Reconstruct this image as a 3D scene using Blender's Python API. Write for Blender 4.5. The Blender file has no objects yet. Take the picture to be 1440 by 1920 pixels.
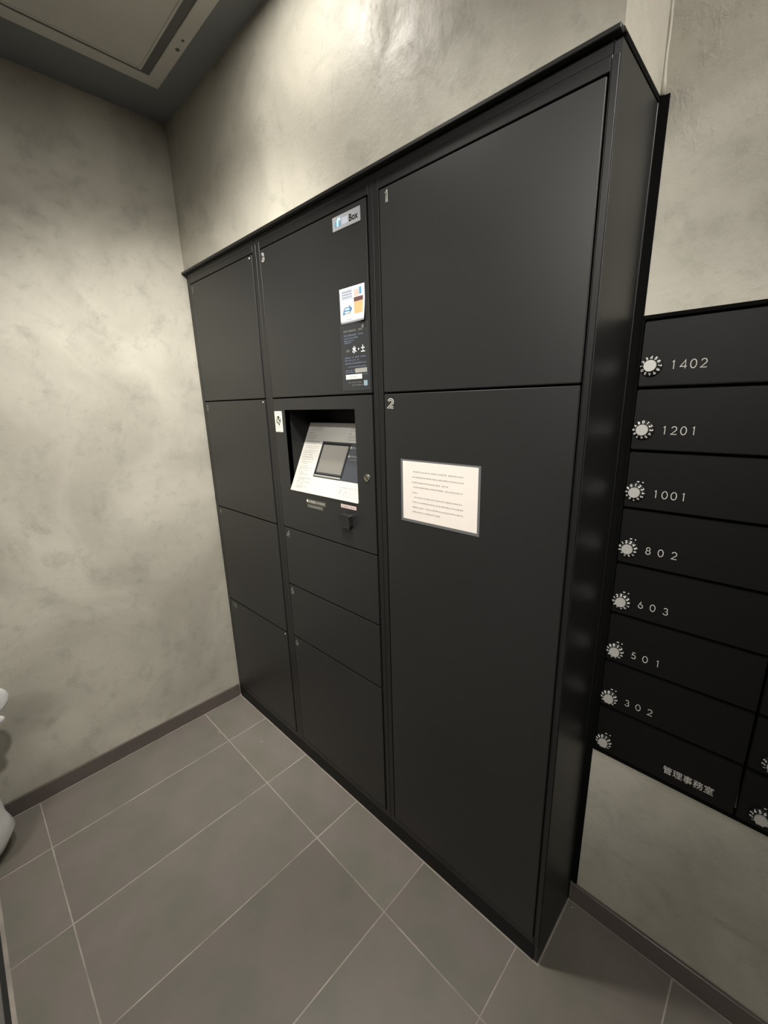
import bpy, bmesh, math, random
from mathutils import Vector, Matrix

SC = bpy.context.scene
COL = SC.collection
R = random.Random(7)

# ------------------------------------------------------------------ camera
CX, CY, CZ = 1.7512, -0.7590, 1.3531
YAW, PITCH, ROLL = 0.77247, -0.25521, -0.02777
cam_d = bpy.data.cameras.new('camera')
cam = bpy.data.objects.new('camera', cam_d)
COL.objects.link(cam)
fw = Vector((-math.sin(YAW) * math.cos(PITCH), math.cos(YAW) * math.cos(PITCH), math.sin(PITCH)))
r0 = Vector((math.cos(YAW), math.sin(YAW), 0))
u0 = r0.cross(fw)
rr = r0 * math.cos(ROLL) + u0 * math.sin(ROLL)
uu = -r0 * math.sin(ROLL) + u0 * math.cos(ROLL)
cam.matrix_world = Matrix(((rr.x, uu.x, -fw.x, CX), (rr.y, uu.y, -fw.y, CY), (rr.z, uu.z, -fw.z, CZ), (0, 0, 0, 1)))
cam_d.sensor_fit = 'VERTICAL'
cam_d.sensor_height = 36
cam_d.lens = 36 * 791.92 / 1920
cam_d.clip_start = 0.01
SC.camera = cam

# ------------------------------------------------------------------ world, lights, exposure
SC.view_settings.view_transform = 'Standard'
SC.view_settings.look = 'None'
SC.view_settings.exposure = 0.27
SC.view_settings.gamma = 1.0
SC.view_settings.use_curve_mapping = False
w = bpy.data.worlds.new('world')
SC.world = w
w.use_nodes = True
w.node_tree.nodes['Background'].inputs[0].default_value = (0.9, 0.95, 1.0, 1)
w.node_tree.nodes['Background'].inputs[1].default_value = 0.02

CEIL = 2.3046


WARM = (1.0, 0.955, 0.885)


def spot(name, x, y, z, watts, size, blend, radius, col, target=None):
    """added fill lamp: a spot just under the ceiling, aimed at target"""
    l = bpy.data.lights.new(name, 'SPOT')
    l.energy = watts
    l.spot_size = math.radians(size)
    l.spot_blend = blend
    l.shadow_soft_size = radius
    l.color = col
    o = bpy.data.objects.new(name, l)
    o.location = (x, y, z)
    if target is not None:
        o.rotation_euler = (Vector(target) - o.location).to_track_quat('-Z', 'Y').to_euler()
    COL.objects.link(o)
    return o


def disc(name, x, y, watts, col, size=0.08):
    """flush disc downlight in the ceiling"""
    l = bpy.data.lights.new(name, 'AREA')
    l.shape = 'DISK'
    l.size = size
    l.energy = watts
    l.color = col
    o = bpy.data.objects.new(name, l)
    o.location = (x, y, CEIL - 0.008)
    COL.objects.link(o)
    return o


# ceiling lamps: first disc washes the bulkhead; other discs and all spots added as fill
DISCS = [(0.83, -0.23, 3.3), (1.65, -2.2, 19.0), (2.4, -0.9, 3.5)]
FILL_SPOTS = [(1.12, -0.58, 116, 74, (0, -0.02, 0.90)), (1.0, -0.27, 56, 62, (1.02, -0.27, 0)), (2.3, -0.06, 27, 44, (1.495, 0.10, 1.93)),
         (2.45, -0.5, 27, 58, (1.6, 0.2, 1.36)), (1.6, -1.5, 100, 46, (1.2, 0, 1.30))]
for x_, y_, p_ in DISCS:
    disc('disc_light', x_, y_, p_, WARM, 0.70 if y_ < -2 else 0.08)
for x_, y_, p_, a_, t_ in FILL_SPOTS:
    spot('fill_spot', x_, y_, CEIL - 0.03, p_, a_, 1.0, 0.04, WARM, t_)
LAMPS = [(q[0], q[1]) for q in DISCS + FILL_SPOTS]


# ------------------------------------------------------------------ materials
def srgb(r, g, b):
    f = lambda c: (c / 255 / 12.92) if c / 255 <= 0.04045 else ((c / 255 + 0.055) / 1.055) ** 2.4
    return (f(r), f(g), f(b), 1)


def mat(name, col, rough=0.5, spec=0.5, metal=0.0, emit=None, bump=None, noise=None, alpha=None):
    """bump=(scale, strength, distance); noise=(scale, colour2, contrast)"""
    m = bpy.data.materials.new(name)
    m.use_nodes = True
    nt = m.node_tree
    b = nt.nodes['Principled BSDF']
    b.inputs['Base Color'].default_value = col
    b.inputs['Roughness'].default_value = rough
    b.inputs['Specular IOR Level'].default_value = spec
    b.inputs['Metallic'].default_value = metal
    if emit:
        b.inputs['Emission Color'].default_value = emit[0]
        b.inputs['Emission Strength'].default_value = emit[1]
    if alpha is not None:
        b.inputs['Alpha'].default_value = alpha
    tc = nt.nodes.new('ShaderNodeTexCoord')
    if noise:
        n = nt.nodes.new('ShaderNodeTexNoise')
        n.inputs['Scale'].default_value = noise[0]
        n.inputs['Detail'].default_value = 5
        n.inputs['Roughness'].default_value = 0.6
        nt.links.new(tc.outputs['Object'], n.inputs['Vector'])
        cr = nt.nodes.new('ShaderNodeMapRange')
        cr.inputs['From Min'].default_value = 0.5 - noise[2]
        cr.inputs['From Max'].default_value = 0.5 + noise[2]
        nt.links.new(n.outputs['Fac'], cr.inputs['Value'])
        mx = nt.nodes.new('ShaderNodeMix')
        mx.data_type = 'RGBA'
        mx.inputs[6].default_value = col
        mx.inputs[7].default_value = noise[1]
        nt.links.new(cr.outputs['Result'], mx.inputs[0])
        nt.links.new(mx.outputs[2], b.inputs['Base Color'])
    if bump:
        n = nt.nodes.new('ShaderNodeTexNoise')
        n.inputs['Scale'].default_value = bump[0]
        n.inputs['Detail'].default_value = 4
        nt.links.new(tc.outputs['Object'], n.inputs['Vector'])
        bp = nt.nodes.new('ShaderNodeBump')
        bp.inputs['Strength'].default_value = bump[1]
        bp.inputs['Distance'].default_value = bump[2]
        nt.links.new(n.outputs['Fac'], bp.inputs['Height'])
        nt.links.new(bp.outputs['Normal'], b.inputs['Normal'])
    return m


def plaster_mat():
    """trowelled Venetian-type plaster: cloudy colour, trowel relief, uneven gloss"""
    m = bpy.data.materials.new('plaster')
    m.use_nodes = True
    nt = m.node_tree
    N, L = nt.nodes, nt.links
    b = N['Principled BSDF']
    tc = N.new('ShaderNodeTexCoord')

    def noise(scale, detail, rough, dist=0.0, vec=None, stretch=None):
        n = N.new('ShaderNodeTexNoise')
        n.inputs['Scale'].default_value = scale
        n.inputs['Detail'].default_value = detail
        n.inputs['Roughness'].default_value = rough
        n.inputs['Distortion'].default_value = dist
        if stretch:
            mp = N.new('ShaderNodeMapping')
            mp.inputs['Scale'].default_value = stretch
            L.new(tc.outputs['Object'], mp.inputs['Vector'])
            L.new(mp.outputs['Vector'], n.inputs['Vector'])
        else:
            L.new(tc.outputs['Object'], n.inputs['Vector'])
        return n

    def rng(src, a, c, d=0.0, e=1.0):
        r = N.new('ShaderNodeMapRange')
        r.inputs['From Min'].default_value = a
        r.inputs['From Max'].default_value = c
        r.inputs['To Min'].default_value = d
        r.inputs['To Max'].default_value = e
        L.new(src, r.inputs['Value'])
        return r.outputs['Result']

    def mixc(f, A, B):
        x = N.new('ShaderNodeMix')
        x.data_type = 'RGBA'
        L.new(f, x.inputs[0])
        if isinstance(A, tuple):
            x.inputs[6].default_value = A
        else:
            L.new(A, x.inputs[6])
        x.inputs[7].default_value = B
        return x.outputs[2]

    big = noise(2.2, 4, 0.55, 0.6)
    mid = noise(11, 7, 0.68, 0.35)
    fine = noise(38, 6, 0.7, 0.8)
    c = mixc(rng(big.outputs['Fac'], 0.40, 0.62), (0.395, 0.375, 0.318, 1), (0.535, 0.512, 0.437, 1))
    c = mixc(rng(mid.outputs['Fac'], 0.52, 0.68, 0, 0.34), c, (0.24, 0.232, 0.20, 1))
    c = mixc(rng(fine.outputs['Fac'], 0.56, 0.74, 0, 0.26), c, (0.20, 0.195, 0.175, 1))
    L.new(c, b.inputs['Base Color'])
    trowel = noise(52, 7, 0.70, 0.3, stretch=(1.0, 1.0, 0.55))
    pl = rng(trowel.outputs['Fac'], 0.50, 0.66)
    patch = rng(mid.outputs['Fac'], 0.42, 0.62)
    mul = N.new('ShaderNodeMath')
    mul.operation = 'MULTIPLY'
    L.new(pl, mul.inputs[0])
    L.new(patch, mul.inputs[1])
    bp = N.new('ShaderNodeBump')
    bp.inputs['Strength'].default_value = 0.45
    bp.inputs['Distance'].default_value = 0.0013
    L.new(mul.outputs[0], bp.inputs['Height'])
    bp2 = N.new('ShaderNodeBump')
    bp2.inputs['Strength'].default_value = 0.30
    bp2.inputs['Distance'].default_value = 0.0022
    grain = noise(75, 4, 0.6, 0.3)
    L.new(grain.outputs['Fac'], bp2.inputs['Height'])
    L.new(bp.outputs['Normal'], bp2.inputs['Normal'])
    L.new(bp2.outputs['Normal'], b.inputs['Normal'])
    L.new(rng(mid.outputs['Fac'], 0.4, 0.65, 0.44, 0.64), b.inputs['Roughness'])
    b.inputs['Specular IOR Level'].default_value = 0.35
    return m


def tile_mat(name, c1, c2, rough):
    m = mat(name, c1, rough=rough, spec=0.4, noise=(5.5, c2, 0.16), bump=(60, 0.12, 0.001))
    nt = m.node_tree
    b = nt.nodes['Principled BSDF']
    oi = nt.nodes.new('ShaderNodeObjectInfo')
    hs = nt.nodes.new('ShaderNodeHueSaturation')
    mr = nt.nodes.new('ShaderNodeMapRange')
    mr.inputs['To Min'].default_value = 0.90
    mr.inputs['To Max'].default_value = 1.10
    nt.links.new(oi.outputs['Random'], mr.inputs['Value'])
    nt.links.new(mr.outputs['Result'], hs.inputs['Value'])
    src = b.inputs['Base Color'].links[0].from_socket
    nt.links.new(src, hs.inputs['Color'])
    nt.links.new(hs.outputs['Color'], b.inputs['Base Color'])
    return m


M = {}
M['plaster'] = plaster_mat()
M['ceiling'] = mat('ceiling_paint', (0.21, 0.215, 0.225, 1), 0.7, 0.3, bump=(120, 0.1, 0.0005))
M['darkwall'] = mat('dark_wall_paint', (0.07, 0.065, 0.06, 1), 0.5, 0.4, noise=(3, (0.055, 0.05, 0.047, 1), 0.2))  # unseen room walls; dark tone chosen to cut bounced light
M['hatch'] = mat('hatch_paint', (0.60, 0.585, 0.55, 1), 0.5, 0.4, noise=(6, (0.54, 0.525, 0.49, 1), 0.2))
M['tile'] = tile_mat('floor_tile', (0.215, 0.187, 0.170, 1), (0.170, 0.164, 0.134, 1), 0.42)
M['grout'] = mat('grout', (0.44, 0.39, 0.345, 1), 0.85, 0.2, noise=(9, (0.26, 0.23, 0.205, 1), 0.16))
M['base'] = mat('baseboard_tile', (0.125, 0.100, 0.088, 1), 0.18, 0.5, noise=(8, (0.105, 0.09, 0.082, 1), 0.2))
M['steel'] = mat('black_steel', (0.0120, 0.0124, 0.0128, 1), 0.42, 0.68, bump=(420, 0.10, 0.0003), noise=(3, (0.015, 0.0153, 0.0153, 1), 0.2))
M['frame'] = mat('black_frame', (0.0095, 0.0097, 0.0098, 1), 0.38, 0.55, bump=(420, 0.08, 0.0003))
M['black'] = mat('black_matte', (0.008, 0.008, 0.008, 1), 0.6, 0.3)
M['mail'] = mat('mailbox_black', (0.0048, 0.0048, 0.0046, 1), 0.5, 0.28, bump=(500, 0.1, 0.0003))
M['void'] = mat('void_black', (0.003, 0.003, 0.003, 1), 0.9, 0.1)
M['silver'] = mat('silver_print', (0.62, 0.61, 0.57, 1), 0.35, 0.5)
M['dimprint'] = mat('grey_print', (0.11, 0.107, 0.09, 1), 0.5, 0.4)
M['dimsilver'] = mat('darker_silver_print', (0.24, 0.24, 0.22, 1), 0.5, 0.4)  # silver print in a darker tone
M['cap'] = mat('brushed_cap', (0.62, 0.61, 0.58, 1), 0.42, 0.5, 0.35, bump=(300, 0.1, 0.0003))
M['white'] = mat('white_plastic', (0.80, 0.80, 0.77, 1), 0.4, 0.5)
M['paper'] = mat('paper', (0.80, 0.74, 0.68, 1), 0.7, 0.3, noise=(60, (0.77, 0.72, 0.67, 1), 0.2))
M['poster'] = mat('poster_paper', (0.60, 0.62, 0.67, 1), 0.55, 0.3)
M['ink'] = mat('ink', (0.10, 0.09, 0.085, 1), 0.7, 0.2)
M['softink'] = mat('grey_ink', (0.10, 0.095, 0.09, 1), 0.7, 0.2)
M['lam'] = mat('laminate_edge', (0.13, 0.135, 0.14, 1), 0.15, 0.6)
M['plate'] = mat('console_plate', (0.50, 0.49, 0.455, 1), 0.28, 0.5)
M['navy'] = mat('console_dark', (0.038, 0.042, 0.051, 1), 0.3, 0.5)
M['lcd'] = mat('lcd_screen', (0.15, 0.145, 0.13, 1), 0.3, 0.5)
M['sticker'] = mat('dark_sticker', (0.026, 0.028, 0.030, 1), 0.35, 0.5)
M['bluetext'] = mat('blue_grey_print', (0.18, 0.22, 0.31, 1), 0.5, 0.3)
M['whiteprint'] = mat('white_print', (0.85, 0.85, 0.82, 1), 0.5, 0.3)
M['paleblue'] = mat('pale_blue_print', (0.20, 0.28, 0.34, 1), 0.5, 0.3)
M['blue'] = mat('blue_print', (0.065, 0.16, 0.28, 1), 0.5, 0.3)
M['skyblue'] = mat('sky_blue_print', (0.10, 0.25, 0.40, 1), 0.5, 0.3)
M['icy'] = mat('icy_blue_print', (0.42, 0.60, 0.72, 1), 0.4, 0.3)
M['signgrey'] = mat('sign_grey', (0.27, 0.28, 0.295, 1), 0.35, 0.5)
M['greyblue'] = mat('grey_blue_print', (0.36, 0.39, 0.45, 1), 0.6, 0.3)
M['brown'] = mat('brown_print', (0.095, 0.048, 0.042, 1), 0.6, 0.3)
M['orange'] = mat('orange_print', (0.56, 0.32, 0.155, 1), 0.6, 0.3)
M['pink'] = mat('pink_print', (0.50, 0.37, 0.33, 1), 0.6, 0.3)
M['green'] = mat('dark_green_print', (0.06, 0.08, 0.055, 1), 0.6, 0.3)
M['rose'] = mat('rose_label', (0.60, 0.50, 0.47, 1), 0.5, 0.3)
M['cream'] = mat('cream_label', (0.86, 0.83, 0.70, 1), 0.5, 0.3)
M['led'] = mat('yellow_led', (0.9, 0.85, 0.4, 1), 0.3, 0.5, emit=((1.0, 0.9, 0.45, 1), 0.9))
M['chrome'] = mat('chrome', (0.75, 0.73, 0.65, 1), 0.22, 0.5, 1.0)
M['metal'] = mat('threshold_steel', (0.22, 0.22, 0.21, 1), 0.4, 0.5, 0.4)
M['bag'] = mat('white_bag', (0.78, 0.78, 0.76, 1), 0.45, 0.4, bump=(14, 0.5, 0.004))
M['dust'] = mat('dust', (0.30, 0.27, 0.245, 1), 0.8, 0.2, noise=(300, (0.23, 0.205, 0.185, 1), 0.15))
M['channel'] = mat('hatch_channel', (0.13, 0.13, 0.13, 1), 0.5, 0.4)
M['lampglass'] = mat('lamp_diffuser', (0.9, 0.9, 0.85, 1), 0.4, 0.3, emit=((1.0, 0.93, 0.82, 1), 3.0))


# ------------------------------------------------------------------ helpers
def obj(name, bm, m, parent=None, smooth=False):
    me = bpy.data.meshes.new(name)
    bmesh.ops.recalc_face_normals(bm, faces=bm.faces)
    bm.to_mesh(me)
    bm.free()
    me.materials.append(M[m])
    if smooth:
        for p in me.polygons:
            p.use_smooth = True
    o = bpy.data.objects.new(name, me)
    COL.objects.link(o)
    if parent is not None:
        o.parent = parent
        w_ = parent
        off = Vector((0, 0, 0))
        while w_ is not None:
            off += w_.location
            w_ = w_.parent
        me.transform(Matrix.Translation(-off))
    return o


def box(bm, x0, x1, y0, y1, z0, z1, bev=0.0, seg=1):
    n0 = len(bm.verts)
    vs = [bm.verts.new((x, y, z)) for x in (x0, x1) for y in (y0, y1) for z in (z0, z1)]
    F = [(0, 1, 3, 2), (4, 6, 7, 5), (0, 4, 5, 1), (2, 3, 7, 6), (0, 2, 6, 4), (1, 5, 7, 3)]
    fs = [bm.faces.new([vs[i] for i in f]) for f in F]
    if bev:
        es = list({e for f in fs for e in f.edges})
        bmesh.ops.recalc_face_normals(bm, faces=fs)
        bmesh.ops.bevel(bm, geom=es, offset=bev, segments=seg, affect='EDGES')
    return bm


def B(x0, x1, y0, y1, z0, z1, bev=0.0, seg=1):
    return box(bmesh.new(), x0, x1, y0, y1, z0, z1, bev, seg)


def thing(name, label, cat, loc=(0, 0, 0), group=None):
    o = bpy.data.objects.new(name, None)
    o.empty_display_size = 0.05
    COL.objects.link(o)
    o.location = loc
    return tag(o, label, cat, group)


def tag(o, label, cat, group=None):
    o['label'] = label
    o['category'] = cat
    if group:
        o['group'] = group
    return o


def struct(name, bm, m):
    o = obj(name, bm, m)
    o['kind'] = 'structure'
    return o


def ribbon(bm, pts, wd, y0, y1, closed=False):
    """flat stroke of width wd along pts (x,z), standing from y0 (back) to y1 (front)"""
    n = len(pts)
    L, Rr = [], []
    for i in range(n):
        if closed:
            a, b_ = pts[i - 1], pts[(i + 1) % n]
        else:
            a, b_ = pts[max(i - 1, 0)], pts[min(i + 1, n - 1)]
        p = pts[i]
        d1 = Vector((p[0] - a[0], p[1] - a[1]))
        d2 = Vector((b_[0] - p[0], b_[1] - p[1]))
        if d1.length < 1e-9:
            d1 = d2
        if d2.length < 1e-9:
            d2 = d1
        d1.normalize()
        d2.normalize()
        n1 = Vector((-d1.y, d1.x))
        n2 = Vector((-d2.y, d2.x))
        mm = n1 + n2
        if mm.length < 1e-6:
            mm = n1
        mm.normalize()
        k = min(1 / max(mm.dot(n1), 0.35), 2.0)
        L.append((p[0] + mm.x * wd / 2 * k, p[1] + mm.y * wd / 2 * k))
        Rr.append((p[0] - mm.x * wd / 2 * k, p[1] - mm.y * wd / 2 * k))
    lf = [bm.verts.new((x, y1, z)) for x, z in L]
    rf = [bm.verts.new((x, y1, z)) for x, z in Rr]
    lb = [bm.verts.new((x, y0, z)) for x, z in L]
    rb = [bm.verts.new((x, y0, z)) for x, z in Rr]
    m_ = n if closed else n - 1
    for i in range(m_):
        j = (i + 1) % n
        bm.faces.new((lf[i], lf[j], rf[j], rf[i]))
        bm.faces.new((lf[i], lb[i], lb[j], lf[j]))
        bm.faces.new((rf[i], rf[j], rb[j], rb[i]))
        bm.faces.new((lb[i], rb[i], rb[j], lb[j]))
    if not closed:
        bm.faces.new((lf[0], rf[0], rb[0], lb[0]))
        bm.faces.new((lf[-1], lb[-1], rb[-1], rf[-1]))


def arc(cx, cz, rx, rz, a0, a1, n=14):
    return [(cx + rx * math.cos(math.radians(a0 + (a1 - a0) * i / n)), cz + rz * math.sin(math.radians(a0 + (a1 - a0) * i / n))) for i in range(n + 1)]


# geometric sans digits, in a box height 1, returns list of (points, closed)
DIG = {
    '0': [(arc(0, .5, .30, .5, 0, 345, 23), True)],
    '1': [([(-.10, .86), (.06, 1.0), (.06, 0)], False)],
    '2': [(arc(0, .70, .27, .30, 165, -28, 12) + [(-.29, .02), (.32, .02)], False)],
    '3': [(arc(0, .74, .22, .25, 160, -90, 12) + arc(0, .25, .27, .25, 90, -165, 14), False)],
    '4': [([(.20, 0), (.20, 1.0), (-.32, .24), (.36, .24)], False)],
    '5': [([(.22, .98), (-.12, .98), (-.20, .56)] + arc(-.02, .31, .27, .31, 112, -150, 14), False)],
    '6': [(arc(0, .29, .27, .29, 0, 345, 20), True), ([(-.24, .42), (.06, 1.0)], False)],
    '7': [([(-.27, .98), (.27, .98), (-.10, 0)], False)],
    '8': [(arc(0, .74, .21, .25, 0, 345, 18), True), (arc(0, .26, .27, .26, 0, 345, 20), True)],
    '9': [(arc(0, .71, .27, .29, 0, 345, 20), True), ([(.24, .58), (-.06, 0)], False)],
    'A': [([(-.3, 0), (0, 1), (.3, 0)], False), ([(-.2, .35), (.2, .35)], False)],
    'B': [([(-.2, 0), (-.2, 1), (.08, 1), (.2, .78), (.08, .54), (-.2, .54)], False), ([(.08, .54), (.27, .27), (.08, 0), (-.2, 0)], False)],
}


def glyph(bm, ch, cx, cz, h, wd, y0, y1, rot=0.0, sx=1.0):
    """cz = centre height of the glyph"""
    c, s = math.cos(rot), math.sin(rot)
    for pts, closed in DIG[ch]:
        P = []
        for x, z in pts:
            x, z = x * h * sx, (z - 0.5) * h
            P.append((cx + x * c - z * s, cz + x * s + z * c))
        ribbon(bm, P, wd, y0, y1, closed)


def text_bm(body, size, depth=0.0002, bold=0.0):
    c = bpy.data.curves.new('t', 'FONT')
    c.body = body
    c.size = size
    c.extrude = depth
    c.offset = bold
    c.resolution_u = 3
    o = bpy.data.objects.new('t', c)
    COL.objects.link(o)
    bpy.context.view_layer.update()
    me = bpy.data.meshes.new_from_object(o.evaluated_get(bpy.context.evaluated_depsgraph_get()))
    bpy.data.objects.remove(o)
    bm = bmesh.new()
    bm.from_mesh(me)
    bpy.data.meshes.remove(me)
    return bm


def text_on(body, x0, x1, z0, z1, y, bold=0.0):
    """text stretched to fill the given rectangle on a wall facing -Y"""
    bm = text_bm(body, 1.0, 0.0002, bold)
    xs = [v.co.x for v in bm.verts]
    ys = [v.co.y for v in bm.verts]
    a, b_, c, d = min(xs), max(xs), min(ys), max(ys)
    for v in bm.verts:
        v.co = Vector((x0 + (v.co.x - a) / (b_ - a) * (x1 - x0), y - (0.0002 if v.co.z > 0 else 0), z0 + (v.co.y - c) / (d - c) * (z1 - z0)))
    return bm


def marks(bm, x0, x1, z, h, y, rnd, dens=0.9, pitch=None):
    """one row of tiny print: each character a few short strokes"""
    pitch = pitch or h * 1.05
    x = x0
    while x < x1 - pitch * 0.6:
        if rnd.random() < dens:
            wch = pitch * rnd.uniform(0.6, 0.85)
            for k in range(rnd.choice((2, 3, 3))):
                zz = z + h * (0.08 + 0.84 * (k + rnd.random() * 0.5) / 3)
                box(bm, x + wch * rnd.uniform(0, .25), x + wch * rnd.uniform(.7, 1), y - 0.00012, y, zz, zz + h * 0.13)
            xx = x + wch * rnd.uniform(.2, .7)
            box(bm, xx, xx + h * 0.13, y - 0.00012, y, z + h * rnd.uniform(0, .2), z + h * rnd.uniform(.7, 1))
        x += pitch
    return bm


def cyl(bm, cx, cy0, cy1, cz, r0_, r1_, n=32, cap0=True, cap1=True):
    """truncated cone along Y from cy0 (radius r0_) to cy1 (radius r1_)"""
    a = [bm.verts.new((cx + r0_ * math.cos(2 * math.pi * i / n), cy0, cz + r0_ * math.sin(2 * math.pi * i / n))) for i in range(n)]
    b_ = [bm.verts.new((cx + r1_ * math.cos(2 * math.pi * i / n), cy1, cz + r1_ * math.sin(2 * math.pi * i / n))) for i in range(n)]
    for i in range(n):
        j = (i + 1) % n
        bm.faces.new((a[i], a[j], b_[j], b_[i]))
    if cap0:
        bm.faces.new(a)
    if cap1:
        bm.faces.new(b_)
    return bm


def frame_bm(x0, x1, z0, z1, wl, wr, wb, wt, y0, y1, bev=0.0008):
    bm = bmesh.new()
    box(bm, x0, x0 + wl, y0, y1, z0, z1, bev)
    box(bm, x1 - wr, x1, y0, y1, z0, z1, bev)
    box(bm, x0 + wl, x1 - wr, y0 + 0.0002, y1, z1 - wt, z1, bev)
    box(bm, x0 + wl, x1 - wr, y0 + 0.0002, y1, z0, z0 + wb, bev)
    return bm


# ------------------------------------------------------------------ the room
W, H, D = 1.495, 1.8405, 0.2051
XR, YF = 4.2, -2.6
struct('wall_left', B(-0.12, 0, YF, 0.33, 0, CEIL), 'plaster')
# plaster bulkhead above the lockers with its return, and the set-back wall that carries the mailboxes
struct('wall_back', B(0.0, 1.4955, 0.0, D, H + 0.0005, CEIL), 'plaster')
MX0, MX1, MZ0, MZ1 = 1.5108, 2.066, 0.5180, 1.4955
bm = bmesh.new()
box(bm, -0.0, MX0, D, 0.36, 0, CEIL)
box(bm, MX1, XR, D, 0.36, 0, CEIL)
box(bm, MX0, MX1, D, 0.36, 0, MZ0)
box(bm, MX0, MX1, D, 0.36, MZ1, CEIL)
struct('wall_recess', bm, 'plaster')
struct('wall_right', B(XR, XR + 0.12, YF, 0.36, 0, CEIL), 'darkwall')
struct('wall_front', B(-0.12, XR + 0.12, YF - 0.12, YF, 0, CEIL), 'darkwall')
struct('ceiling', B(-0.12, XR + 0.12, YF - 0.12, 0.36, CEIL, CEIL + 0.1), 'ceiling')

# rounded plaster fillet in the inner corner above the black reveal
bm = bmesh.new()
pts = []
zs = [H + 0.0008 + i * (CEIL - H - 0.006) / 24 for i in range(25)]
rings = []
for i, z in enumerate(zs):
    rad = 0.0030 + (0.0030 if i == 0 else 0.0012 if i == 1 else 0)
    ox = 0.0004 * math.sin(i * 1.7)
    rings.append([bm.verts.new((1.4972 + ox + rad * math.cos(a), D - 0.0008 - rad * math.sin(a), z)) for a in [math.pi * (-0.35 + 1.7 * k / 10) for k in range(11)]])
for a, b_ in zip(rings, rings[1:]):
    for k in range(10):
        bm.faces.new((a[k], a[k + 1], b_[k + 1], b_[k]))
bm.faces.new(rings[0])
o = struct('trim_2', bm, 'plaster')
for p in o.data.polygons:
    p.use_smooth = True

# floor: grout bed, tiles one by one
floor = struct('floor', B(-0.12, XR + 0.12, YF - 0.12, 0.36, -0.06, -0.0004), 'grout')
g = 0.0016
xs = [0.0 + 0.0095, 0.2401] + [0.2401 + 0.3 * i for i in range(1, 14)] + [XR]
rows = [(-0.1754, D - 0.0100, False), (-0.7725, -0.1754, False), (-0.9055, -0.7725, False), (-1.62, -1.022, False), (-2.22, -1.62, False), (YF, -2.22, False)]
tile_cache = {}
for (ya, yb, _) in rows:
    for i in range(len(xs) - 1):
        xa, xb = xs[i], xs[i + 1]
        if xa >= XR - 0.01:
            continue
        y1_ = yb
        parts_ = [(xa, xb, ya, y1_)]
        if yb > 0:  # tiles that meet the locker base stop at it
            if xb <= W + 0.001:
                parts_ = [(xa, xb, ya, 0.0)]
            elif xa < W:
                parts_ = 'L'
        t_in = g
        if parts_ == 'L':
            bm = bmesh.new()
            P = [(xa + g, ya + g), (xb - g, ya + g), (xb - g, yb), (W + 0.003, yb), (W + 0.003, -0.001), (xa + g, -0.001)]
            top = [bm.verts.new((x, y, 0)) for x, y in P]
            bot = [bm.verts.new((x, y, -0.008)) for x, y in P]
            bm.faces.new(top)
            for k in range(6):
                j = (k + 1) % 6
                bm.faces.new((top[k], top[j], bot[j], bot[k]))
            o = obj('tile', bm, 'tile', floor)
            continue
        xa, xb, ya_, yb_ = parts_[0]
        wx, wy = xb - xa - 2 * g, yb_ - ya_ - 2 * g
        key = (round(wx, 4), round(wy, 4))
        if key not in tile_cache:
            b0 = B(-wx / 2, wx / 2, -wy / 2, wy / 2, -0.008, 0, 0.0006)
            me = bpy.data.meshes.new('tile')
            bmesh.ops.recalc_face_normals(b0, faces=b0.faces)
            b0.to_mesh(me)
            b0.free()
            me.materials.append(M['tile'])
            tile_cache[key] = me
        o = bpy.data.objects.new('tile', tile_cache[key])
        o.location = ((xa + xb) / 2, (ya_ + yb_) / 2, 0)
        COL.objects.link(o)
        o.parent = floor
# sliding-door threshold: dark groove, steel rail strips
struct('trim_3', B(0.004, XR - 0.003, -0.9240, -0.9130, -0.006, -0.0001), 'steel')
struct('trim_4', B(0.004, XR - 0.003, -1.018, -0.9242, -0.006, 0.0005, 0.0006), 'metal')

# baseboards
struct('baseboard_left', B(0.0, 0.0085, -0.90, -0.0005, 0.0008, 0.0592, 0.001), 'base')
bm = bmesh.new()
box(bm, W + 0.0035, XR, D - 0.0085, D, 0.0008, 0.0620, 0.001)
struct('baseboard_recess', bm, 'base')

# black shadow reveal between side panel and the set-back wall
struct('trim_1', B(W + 0.0002, 1.5098, D - 0.0030, D + 0.0005, 0.0625, 1.8402), 'void')

# ------------------------------------------------------------------ ceiling hatch
hx0, hx1, hy0, hy1 = 0.170, 0.770, -0.682, -0.0805
hatch = thing('ceiling_hatch', 'pale grey square access hatch with metal frame set in the black ceiling', 'hatch', (0.47, -0.38, CEIL))
bm = bmesh.new()
zc0, zc1 = CEIL - 0.0045, CEIL - 0.0002
ow, iw = 0.040, 0.0385
box(bm, hx0, hx0 + ow, hy0, hy1, zc0, zc1, 0.0015)
box(bm, hx1 - ow, hx1, hy0, hy1, zc0, zc1, 0.0015)
box(bm, hx0 + ow - 0.002, hx1 - ow + 0.002, hy1 - iw, hy1, zc0 + 0.0001, zc1, 0.0015)
box(bm, hx0 + ow - 0.002, hx1 - ow + 0.002, hy0, hy0 + iw, zc0 + 0.0001, zc1, 0.0015)
obj('frame', bm, 'hatch', hatch)
ch = obj('channel', B(hx0 + ow, hx1 - ow, hy0 + iw, hy1 - iw, CEIL - 0.0012, CEIL - 0.0004), 'channel', hatch)
bm = bmesh.new()
px0, px1, py0, py1 = hx0 + ow + 0.009, hx1 - ow - 0.009, hy0 + iw + 0.012, hy1 - iw - 0.024
box(bm, px0 + 0.004, px1 - 0.004, py0 + 0.004, py1 - 0.004, CEIL - 0.0030, CEIL - 0.0012)
pan = obj('panel', bm, 'hatch', hatch)
bm = bmesh.new()
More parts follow.
